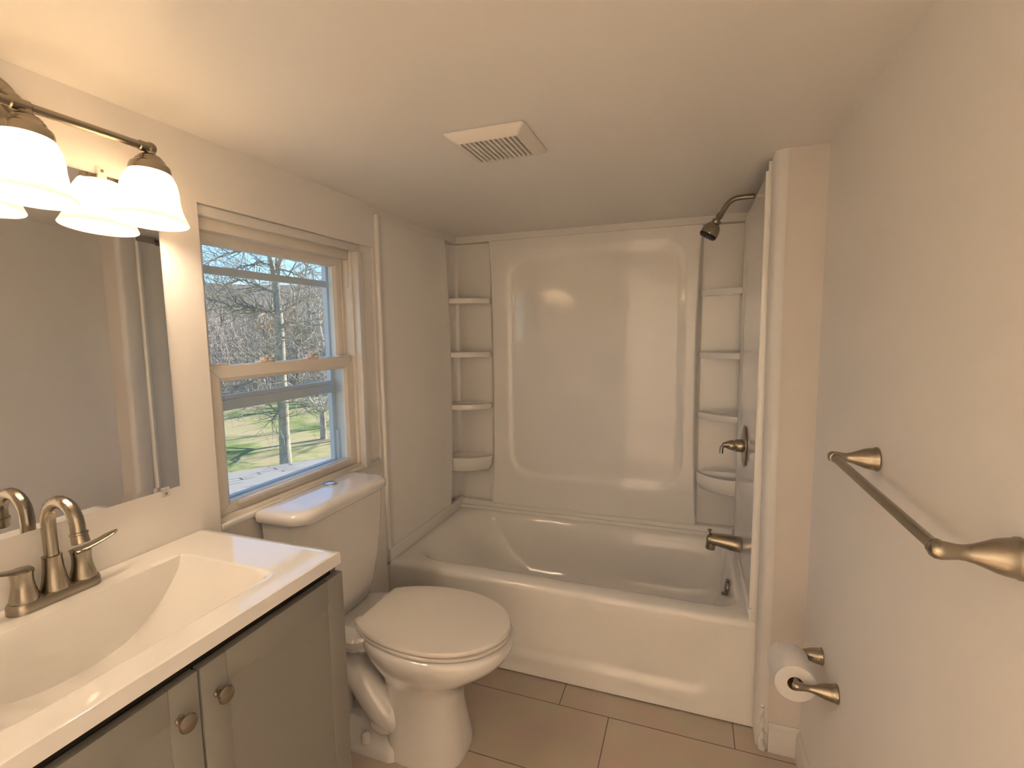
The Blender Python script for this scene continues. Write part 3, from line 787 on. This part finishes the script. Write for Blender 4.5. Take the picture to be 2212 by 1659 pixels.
# ------------------------------------------------------------------ toilet
TYC = -1.195
TKY = -1.238            # the tank sits a little off the bowl's axis
to = thing('toilet', (0.38, TYC, 0), 'white two-piece toilet with closed lid, between the vanity and the bathtub', 'toilet')
def egg(x0, x1, hw, z, n=44, k=0.58, sq=2.25):
    """egg outline: widest at fraction k from the back"""
    xm = x0 + (x1-x0)*(0.48); out = []
    for i in range(n):
        a = 2*PI*i/n; c, s = math.cos(a), math.sin(a)
        cc = math.copysign(abs(c)**(2/sq), c); ss = math.copysign(abs(s)**(2/sq), s)
        out.append(Vector((xm + (x1-xm if c > 0 else xm-x0)*cc, TYC + hw*ss, z)))
    return out
bm = BM()
loft(bm, [egg(0.300, 0.592, 0.122, 0.0, sq=2.8), egg(0.300, 0.594, 0.123, 0.012, sq=2.8), egg(0.302, 0.590, 0.120, 0.03, sq=2.8), egg(0.305, 0.578, 0.112, 0.10, sq=2.7), egg(0.305, 0.568, 0.106, 0.17, sq=2.6), egg(0.300, 0.572, 0.108, 0.225, sq=2.5),
          egg(0.290, 0.592, 0.118, 0.265), egg(0.270, 0.640, 0.140, 0.305), egg(0.250, 0.700, 0.168, 0.345), egg(0.235, 0.738, 0.186, 0.380), egg(0.228, 0.754, 0.194, 0.405), egg(0.228, 0.756, 0.195, 0.424), egg(0.232, 0.750, 0.190, 0.434), egg(0.25, 0.735, 0.175, 0.437)])
obj('bowl', bm, M['porcelain'], to, angle=60)
bm = BM()
def dk(z, x0, x1, hb, hf): return [Vector((x0, TKY-hb, z)), Vector((x1, TYC-hf, z)), Vector((x1+0.05, TYC-hf*0.6, z)), Vector((x1+0.05, TYC+hf*0.6, z)), Vector((x1, TYC+hf, z)), Vector((x0, TKY+hb, z))]
bmx = bm
loft(bm, [dk(0.330, 0.05, 0.24, 0.085, 0.09), dk(0.385, 0.035, 0.26, 0.12, 0.145), dk(0.425, 0.030, 0.27, 0.135, 0.165), dk(0.437, 0.034, 0.27, 0.131, 0.160)])
bmesh.ops.bevel(bm, geom=[e for e in bm.edges], offset=0.012, segments=3, affect='EDGES')
obj('deck', bm, M['porcelain'], to, angle=60)
# trapway and foot
bm = BM()
trap = smooth_path([(0.36, TYC-0.045, 0.10), (0.33, TYC-0.075, 0.135), (0.285, TYC-0.082, 0.185), (0.235, TYC-0.080, 0.245), (0.175, TYC-0.07, 0.275), (0.125, TYC-0.065, 0.22), (0.105, TYC-0.06, 0.12), (0.105, TYC-0.055, 0.03)], 6)
tube(bm, trap, [0.052]*len(trap), 20)
bmesh.ops.create_uvsphere(bm, u_segments=24, v_segments=14, radius=0.062, matrix=Matrix.Translation((0.315, TYC-0.062, 0.115)))
obj('trapway', bm, M['porcelain'], to, angle=60)
bm = BM()
def ft(z, e): return [Vector((x, y, z)) for x, y in rrect(0.09-e, 0.37+e, TYC-0.118-e, TYC+0.118+e, (0.05, 0.03, 0.03, 0.05), 5)]
loft(bm, [ft(0.0, 0.012), ft(0.026, 0.010), ft(0.038, 0.004), ft(0.046, -0.016), ft(0.080, -0.045)])
obj('foot', bm, M['porcelain'], to, angle=60)
bm = BM(); lathe(bm, (0.262, TYC-0.112, 0.040), (0, 0, 1), [(0.017, 0), (0.0165, 0.016), (0.014, 0.026), (0.008, 0.031), (0.0, 0.032)], 20, cap1=False)
obj('bolt_cap', bm, M['seat'], to)
# tank
bm = BM()
def tank(z, x0, x1, y0, y1, bow):
    n = 18; pts = [Vector((x0, y1, z)), Vector((x0, y0, z))]
    for i in range(n+1):
        t = i/n; a = 2*t-1
        r = 0.055
        xx = x1 - bow*(a*a) - (0.10*max(0, abs(a)-0.80)**1.0*5*0.055/0.1 if abs(a) > 0.80 else 0)
        pts.append(Vector((xx, y0 + (y1-y0)*t, z)))
    return pts
def tankloop(z, x0, x1, y0, y1, r=0.05, bow=0.022):
    out = []
    for x, y in rrect(x0, x1, y0, y1, (0.018, r, r, 0.018), 8):
        t = (y-(y0+y1)/2)/((y1-y0)/2)
        out.append(Vector((x - bow*t*t*(x-x0)/(x1-x0), y, z)))
    return out
loft(bm, [tankloop(0.4380, 0.022, 0.150, TKY-0.150, TKY+0.150), tankloop(0.4460, 0.016, 0.162, TKY-0.166, TKY+0.166), tankloop(0.5150, 0.014, 0.178, TKY-0.184, TKY+0.184), tankloop(0.6150, 0.012, 0.188, TKY-0.202, TKY+0.202), tankloop(0.7550, 0.011, 0.197, TKY-0.216, TKY+0.216), tankloop(0.8490, 0.010, 0.201, TKY-0.222, TKY+0.222)])
obj('tank', bm, M['porcelain'], to, angle=50)
bm = BM()
loft(bm, [tankloop(0.8495, 0.007, 0.209, TKY-0.234, TKY+0.234, 0.06), tankloop(0.8550, 0.005, 0.213, TKY-0.238, TKY+0.238, 0.06), tankloop(0.8730, 0.005, 0.213, TKY-0.238, TKY+0.238, 0.06), tankloop(0.8830, 0.008, 0.209, TKY-0.234, TKY+0.234, 0.06), tankloop(0.8880, 0.016, 0.200, TKY-0.225, TKY+0.225, 0.055), tankloop(0.8900, 0.030, 0.180, TKY-0.20, TKY+0.20, 0.05)])
ld = obj('tank_lid', bm, M['porcelain'], to, angle=50)
bm = BM(); lathe(bm, (0.058, TKY+0.055, 0.8898), (0, 0, 1), [(0.026, 0), (0.026, 0.003), (0.0235, 0.005), (0.022, 0.0045), (0.021, 0.0055), (0.0, 0.0065)], 32, cap1=False)
b_ = obj('flush_button', bm, M['chrome'], ld); b_['label'] = 'round chrome flush button'
bm = BM(); lathe(bm, (0.115, TKY+0.2145, 0.735), (0.1, 1, 0), [(0.004, 0), (0.004, 0.0015), (0.0, 0.002)], 12, cap1=False)
obj('plug', bm, M['dark'], to)
# seat and lid
def seatloop(x0, x1, hw, z, n=56):
    out = []; xm = x0 + (x1-x0)*0.50
    for i in range(n):
        a = 2*PI*i/n; c, s = math.cos(a), math.sin(a)
        if c > 0: p = (xm + (x1-xm)*c, hw*s)
        else:
            xx = xm + (xm-x0)*max(c*1.27, -1.0); p = (xx, hw*s*(1.0 if c*1.27 > -1 else 1.0))
        out.append(Vector((p[0], TYC + p[1], z)))
    return out
bm = BM()
loft(bm, [seatloop(0.250, 0.734, 0.180, 0.4375), seatloop(0.250, 0.734, 0.180, 0.4405), seatloop(0.242, 0.744, 0.188, 0.443), seatloop(0.242, 0.744, 0.188, 0.450), seatloop(0.248, 0.738, 0.183, 0.4535)])
obj('seat', bm, M['seat'], to, angle=50)
bm = BM()
loft(bm, [seatloop(0.252, 0.730, 0.177, 0.4537), seatloop(0.252, 0.730, 0.177, 0.4575), seatloop(0.240, 0.745, 0.189, 0.459), seatloop(0.240, 0.746, 0.190, 0.466), seatloop(0.243, 0.743, 0.187, 0.4715), seatloop(0.255, 0.730, 0.175, 0.4735), seatloop(0.30, 0.68, 0.13, 0.4745)])
obj('lid', bm, M['seat'], to, angle=50)
for s in (-1, 1):
    bm = BM()
    box(bm, 0.215, 0.250, TYC+s*0.075-0.014, TYC+s*0.075+0.014, 0.437, 0.460, 0.005)
    obj('hinge', bm, M['seat'], to, angle=50)

# ------------------------------------------------------------------ towel bar and paper holder
def post(bm, wall, tip, z, y, big, ridge=True):
    """flared wall post that thins to a neck and ends in a rounded knuckle"""
    L = wall - tip
    prof = [(big*0.98, 0.0), (big, 0.001), (big*0.99, 0.004), (big*0.93, 0.006), (big*0.90, L*0.16), (big*0.80, L*0.30), (big*0.62, L*0.44), (big*0.46, L*0.57), (big*0.38, L*0.68), (big*0.37, L*0.78), (big*0.42, L*0.88), (big*0.46, L*0.98), (big*0.43, L*1.06), (big*0.30, L*1.12), (0.0, L*1.145)]
    lathe(bm, (wall, y, z), (-1, 0, 0), prof, 28, cap1=False)
tb = thing('towel_bar', (WX, -1.63, 1.157), 'brushed nickel towel bar with flared posts, on the right wall', 'towel bar')
for y in (-1.392, -1.870):
    bm = BM(); post(bm, WX-0.0008, 1.570, 1.157, y, 0.0255); obj('post', bm, M['nickel'], tb)
bm = BM(); tube(bm, [(1.570, -1.874, 1.157), (1.570, -1.388, 1.157)], 0.0080, 18)
for y, s in ((-1.392, -1), (-1.870, 1)):
    lathe(bm, (1.570, y+s*0.006, 1.157), (0, s, 0), [(0.0105, 0), (0.0108, 0.004), (0.0100, 0.007), (0.008, 0.008)], 18)
obj('bar', bm, M['nickel'], tb)
tp = thing('paper_holder', (WX, -1.145, 0.502), 'brushed nickel toilet paper holder with two posts, low on the right wall', 'toilet paper holder')
for y in (-1.068, -1.222):
    bm = BM(); post(bm, WX-0.0008, 1.560, 0.504, y, 0.0235); obj('post', bm, M['nickel'], tp)
bm = BM(); tube(bm, [(1.560, -1.216, 0.504), (1.560, -1.146, 0.504), (1.560, -1.074, 0.504)], 0.0085, 16)
obj('roller', bm, M['nickel'], tp)
bm = BM()
rc = Vector((1.560, 0, 0.4935))
prof = [(0.0195, 0), (0.0495, 0.0003), (0.0505, 0.002), (0.0505, 0.108), (0.0495, 0.1097), (0.0195, 0.110)]
lathe(bm, (rc.x, -1.200, rc.z), (0, 1, 0), prof+[(0.0195, 0)], 48, cap0=False, cap1=False)
# loose end of the sheet lying on top of the roll
sheet = []
for i in range(9):
    a = math.radians(196 - 9*i); r = 0.0512 + (0.004 if i == 0 else 0.0007)
    sheet.append((rc.x + r*math.cos(a), rc.z + r*math.sin(a)))
lp = [[Vector((x, y, z)) for y in lin(-1.1995, -1.0905, 10)] for x, z in sheet]
loft(bm, lp, closed=False)
ro = obj('toilet_roll', bm, M['paper'], angle=40)
tag(ro, 'white roll of toilet paper on the nickel holder, low by the right wall', 'toilet paper')
bm = BM(); lathe(bm, (rc.x, -1.1992, rc.z), (0, 1, 0), [(0.0194, 0), (0.0194, 0.1084), (0.0186, 0.1084), (0.0186, 0), (0.0194, 0)], 32, cap0=False, cap1=False)
obj('core', bm, M['card'], ro)['label'] = 'brown cardboard core'

# ------------------------------------------------------------------ outside
GZ = -2.6
def at(px, py, dep):
    return CAM_LOC + (C_FWD + C_RIGHT*((px-IW/2)/FPX) - C_UP*((py-IH/2)/FPX))*dep
def at_z(px, py, z):
    d = C_FWD + C_RIGHT*((px-IW/2)/FPX) - C_UP*((py-IH/2)/FPX)
    return CAM_LOC + d*((z-CAM_LOC.z)/d.z)
ORG = Vector((CAM_LOC.x, CAM_LOC.y, 0))
def gnd(f, r):
    h = GZ
    if f > 27: h += 0.115*(f-27) + 0.0009*(f-27)**2
    return h + 0.10*math.sin(f*0.5+r*0.3) * min(1, max(0, (f-20)/10))
def fr(f, r): return ORG + OUT_F*f + OUT_R*r + Vector((0, 0, gnd(f, r)))
bm = BM(); grid(bm, lin(-60, 60, 50), lin(3.5, 31, 30), lambda r, f: fr(f, r))
struct(obj('lawn', bm, M['lawn']))
bm = BM(); grid(bm, lin(-60, 60, 50), lin(31, 100, 40), lambda r, f: fr(f, r))
struct(obj('hillside', bm, M['hill']))

# porch roof below the window
A = at_z(480, 1024, 0.30); B = at_z(790, 973, 0.30)
dAB = (B-A).normalized(); nAB = Vector((-dAB.y, dAB.x, 0)); 
if nAB.dot(CAM_LOC-A) < 0: nAB = -nAB
nh = Vector((-0.2, -1.3, 0)); kk = (0.66-0.30)/((nh-A).dot(nAB))
zr = lambda p: 0.30 + kk*((p-A).dot(nAB))
A2 = A - dAB*7.0; tB = (-0.20 - A.x)/dAB.x if abs(dAB.x) > 1e-4 else 6.0
B2 = A + dAB*max(1.0, tB)
P4 = [A2, B2, Vector((-0.20, B2.y-0.002, 0)), Vector((-0.20, A2.y-0.6, 0))]
P4[3].z = zr(P4[3]); P4[2].z = zr(P4[2])
bm = BM(); loft(bm, [[p for p in P4], [p - Vector((0, 0, 0.10)) for p in P4]])
struct(obj('porch_roof', bm, shingle_mat(math.atan2(dAB.y, dAB.x)), smooth=False))

# trees
def grow(bm, p, d, length, rad, depth, rng, kids=(2, 4), wig=0.35, up=0.15, sides=4, spread=0.9):
    n = max(3, int(4 + depth)); pts = [p.copy()]; rs = [rad]; dd = d.normalized(); q = p.copy()
    for i in range(n):
        dd = (dd + Vector((rng.uniform(-wig, wig), rng.uniform(-wig, wig), rng.uniform(-wig, wig)+up))*0.5).normalized()
        q = q + dd*(length/n); pts.append(q.copy()); rs.append(rad*(1-0.72*(i+1)/n))
    tube(bm, pts, rs, sides, cap=False)
    if depth > 0:
        for _ in range(rng.randint(*kids)):
            k = rng.randint(1, n); b = pts[k]
            ax = Vector((rng.uniform(-1, 1), rng.uniform(-1, 1), rng.uniform(-0.4, 0.9))).normalized()
            nd = (dd + ax*spread).normalized()
            grow(bm, b, nd, length*rng.uniform(0.45, 0.72), max(rs[k]*0.62, 0.004), depth-1, rng, kids, wig, up, sides, spread)

# the big bare tree on the lawn, drawn along its own limbs
base = at_z(618, 1012, GZ); DEP = (base-CAM_LOC).dot(C_FWD)
def A3(px, py, dd=0.0): return at(px, py, DEP+dd)
mt_ = thing('bare_tree', base, 'large bare pale-barked tree with forked trunk, on the lawn right outside the window', 'tree')
bm = BM()
tr = smooth_path([base - Vector((0, 0, 0.1)), A3(614, 930), A3(612, 870), A3(608, 800), A3(606, 740), A3(603, 690), A3(598, 640), A3(595, 600)], 5)
tube(bm, tr, [0.155*(1-0.36*i/(len(tr)-1)) + 0.03*max(0, 1-i/5) for i in range(len(tr))], 14)
for dp, pts, r0 in ((-0.2, [(595, 604), (588, 575), (581, 540), (572, 480), (560, 400)], 0.095), (0.2, [(595, 604), (602, 575), (612, 545), (622, 490), (640, 420)], 0.10), (0.3, [(597, 600), (597, 570), (599, 540), (600, 470)], 0.05)):
    q = smooth_path([A3(x, y, dp*i*0.5) for i, (x, y) in enumerate(pts)], 5); tube(bm, q, [r0*(1-0.6*i/len(q)) for i in range(len(q))], 10)
obj('trunk', bm, M['bark'], mt_)
limbs = [
 ([(600, 690), (585, 678), (570, 670), (540, 666), (520, 664), (490, 658), (470, 650), (452, 652)], 0.055, -1.0),
 ([(604, 678), (622, 668), (640, 655), (658, 645), (675, 640)], 0.045, 1.2),
 ([(608, 705), (620, 698), (640, 696), (660, 704), (678, 716)], 0.050, -0.6),
 ([(608, 728), (632, 730), (650, 740), (675, 756), (705, 780)], 0.042, -1.0),
 ([(605, 775), (590, 770), (575, 783), (560, 795)], 0.045, -0.8),
 ([(596, 632), (570, 625), (545, 612), (520, 605), (495, 612), (470, 630), (450, 650)], 0.042, 0.8),
 ([(582, 572), (560, 566), (545, 570), (525, 578), (505, 582)], 0.036, -0.6),
 ([(560, 500), (525, 538), (490, 548), (462, 560), (446, 575)], 0.040, 0.6),
 ([(470, 552), (458, 545), (446, 535)], 0.02, 0.2),
 ([(603, 580), (630, 590), (655, 600), (690, 622)], 0.030, 0.8),
 ([(625, 540), (650, 562), (675, 590), (692, 606)], 0.028, 0.5),
 ([(606, 740), (590, 752), (570, 770), (555, 785), (530, 800)], 0.035, 0.8),
 ([(606, 800), (640, 820), (665, 838), (700, 845)], 0.04, -0.5),
 ([(604, 795), (570, 812), (540, 825), (500, 836)], 0.045, -0.6),
 ([(611, 885), (600, 893), (590, 903), (584, 908)], 0.050, -0.3),
 ([(611, 870), (640, 868), (670, 880), (700, 890)], 0.03, -0.6),
 ([(605, 850), (560, 862), (530, 880), (515, 905)], 0.028, -0.6),
]
bm = BM(); rng = random.Random(11)
for pts, r0, dd in limbs:
    q = smooth_path([A3(x, y, dd*i/(len(pts)-1)) for i, (x, y) in enumerate(pts)], 4)
    for i in range(1, len(q)-1): q[i] = q[i] + Vector((rng.uniform(-.03, .03), rng.uniform(-.03, .03), rng.uniform(-.03, .03)))
    rs = [r0*(1-0.70*i/(len(q)-1)) for i in range(len(q))]
    tube(bm, q, rs, 7, cap=False)
    for i in range(3, len(q)):
        for _ in range(2 if len(pts) > 3 else 1):
            d = (q[i]-q[i-1]).normalized()
            nd = d*0.7 + Vector((rng.uniform(-1, 1), rng.uniform(-1, 1), rng.uniform(-0.6, 1.0)))
            grow(bm, q[i], nd, rng.uniform(0.5, 1.3), rs[i]*0.55, 2, rng, (2, 3), 0.5, 0.08, 4)
obj('branches', bm, M['bark'], mt_)

# small bare tree on the right of the lawn
sb = at_z(699, 948, GZ); SD = (sb-CAM_LOC).dot(C_FWD)
st_ = thing('bare_sapling', sb, 'small bare tree with tangled drooping twigs at the right edge of the window', 'tree')
bm = BM(); tp_ = smooth_path([sb-Vector((0, 0, 0.1)), at(698, 920, SD), at(697, 890, SD)], 4); tube(bm, tp_, [0.13*(1-0.25*i/(len(tp_)-1)) for i in range(len(tp_))], 10)
obj('trunk', bm, M['bark_dark'], st_)
bm = BM(); rng = random.Random(5)
for k in range(9):
    a = 2*PI*k/9; grow(bm, tp_[-1], Vector((math.cos(a), math.sin(a), rng.uniform(0.2, 0.9))), rng.uniform(1.6, 2.6), 0.05, 3, rng, (2, 4), 0.6, -0.03, 4)
obj('branches', bm, M['bark_pale'], st_)

# woods on the hillside
def proto(kind, seed):
    rng = random.Random(seed)
    root = thing('woodland_tree', (0, 0, 0), 'tall bare woodland tree among many on the hillside beyond the lawn', 'tree', 'bare woodland trees on the hillside')
    bm = BM(); H = (9.5, 8.0, 6.5)[kind]
    pts = [Vector((0, 0, -0.3))]
    for i in range(8): pts.append(Vector((rng.uniform(-.12, .12)*i*0.4, rng.uniform(-.12, .12)*i*0.4, H*0.8*(i+1)/8)))
    rad = [(0.17, 0.14, 0.11)[kind]*(1-0.75*i/8) for i in range(9)]
    tube(bm, pts, rad, 7, cap=False)
    mm = (M['bark_dark'], M['bark_pale'], M['bark_dark'])[kind]
    obj('trunk', bm, mm, root)
    bm = BM()
    for i in range(2, 9):
        for _ in range(3):
            a = rng.uniform(0, 2*PI); grow(bm, pts[i], Vector((math.cos(a), math.sin(a), rng.uniform(0.2, 1.2))), rng.uniform(1.4, 2.8)*(1.1-0.06*i), rad[i]*0.5, 2, rng, (3, 4), 0.45, 0.12, 3)
    obj('branches', bm, mm, root)
    return root
protos = [proto(k, 20+k) for k in range(3)]
rng = random.Random(77); spots = []
while len(spots) < 46:
    f = rng.uniform(30, 62); r = rng.uniform(-0.36*f+2, 0.30*f)
    if all((f-a)**2 + (r-b)**2 > 3.2 for a, b in spots): spots.append((f, r))
for i, (f, r) in enumerate(spots):
    src = protos[i % 3]
    if i < 3: o = src
    else:
        o = src.copy(); COL.objects.link(o)
        for ch in src.children:
            c = ch.copy(); COL.objects.link(c); c.parent = o
    o.location = fr(f, r)
    o.rotation_euler = (0, 0, rng.uniform(0, 2*PI)); s = rng.uniform(0.75, 1.15); o.scale = (s, s, s)
# the same woods go on to the right of the window's view and shade the lawn
for i, (f, r) in enumerate(((12, 9.5), (15, 13), (18, 9), (20, 15), (23, 11.5), (25, 17), (17, 19), (27, 13))):
    src = protos[i % 3]; o = src.copy(); COL.objects.link(o)
    for ch in src.children:
        c = ch.copy(); COL.objects.link(c); c.parent = o
    o.location = fr(f, r); o.rotation_euler = (0, 0, i*1.3); o.scale = (1.1, 1.1, 1.1)
    o['label'] = 'tall bare tree at the right side of the lawn, shading the grass'; o['group'] = 'bare trees right of the lawn'
# undergrowth
bm = BM(); rng = random.Random(3)
for _ in range(2600):
    f = 30 + 34*rng.random()**0.8; r = rng.uniform(-0.40*f, 0.34*f); p = fr(f, r)
    h = rng.uniform(0.6, 3.4)
    q = [p]; d = Vector((rng.uniform(-.5, .5), rng.uniform(-.5, .5), 1))
    for k in range(4):
        d = (d + Vector((rng.uniform(-.5, .5), rng.uniform(-.5, .5), rng.uniform(-.3, .3)))).normalized(); q.append(q[-1]+d*h/4)
    tube(bm, q, [0.035, 0.03, 0.024, 0.018, 0.010], 3, cap=False)
    for k in (2, 3, 4):
        e = Vector((rng.uniform(-1, 1), rng.uniform(-1, 1), rng.uniform(-.2, .9)))*h*0.3
        tube(bm, [q[k], q[k]+e*0.6, q[k]+e+Vector((0, 0, -0.1))], [0.018, 0.014, 0.008], 3, cap=False)
br_ = obj('undergrowth', bm, M['brush'], smooth=False)
tag(br_, 'tangle of dry brown undergrowth covering the wooded hillside beyond the lawn', 'undergrowth', kind='stuff')
# shrubs that still hold orange leaves
for (f, px, py, seed, lab) in ((31, 588, 700, 1, 'shrub with orange autumn leaves, left of the big trunk'), (33, 622, 692, 2, 'shrub with orange autumn leaves, right of the big trunk')):
    d = C_FWD + C_RIGHT*((px-IW/2)/FPX) - C_UP*((py-IH/2)/FPX); d.normalize()
    top_ = CAM_LOC + d*(f/ (d.dot(OUT_F)))
    v = top_-ORG; ff, rr_ = v.dot(OUT_F), v.dot(OUT_R); gp = fr(ff, rr_)
    rng = random.Random(seed)
    sb_ = thing('autumn_shrub', gp, lab, 'shrub')
    bm = BM()
    for k in range(6):
        tube(bm, [gp, gp.lerp(top_, 0.5)+Vector((rng.uniform(-.2, .2), rng.uniform(-.2, .2), 0)), top_+Vector((rng.uniform(-.4, .4), rng.uniform(-.4, .4), rng.uniform(-.3, .5)))], [0.05, 0.035, 0.01], 5, cap=False)
    obj('stems', bm, M['bark_dark'], sb_)
    bm = BM()
    for k in range(150):
        c = top_ + Vector((rng.gauss(0, 0.36), rng.gauss(0, 0.36), rng.gauss(0, 0.5)))
        u, w = frame_of(Vector((rng.uniform(-1, 1), rng.uniform(-1, 1), rng.uniform(-1, 1))))
        s = rng.uniform(0.05, 0.09)
        bm.faces.new([bm.verts.new(c+u*s), bm.verts.new(c+w*s*0.6), bm.verts.new(c-u*s), bm.verts.new(c-w*s*0.6)])
    obj('foliage', bm, M['leaf'], sb_, smooth=False)
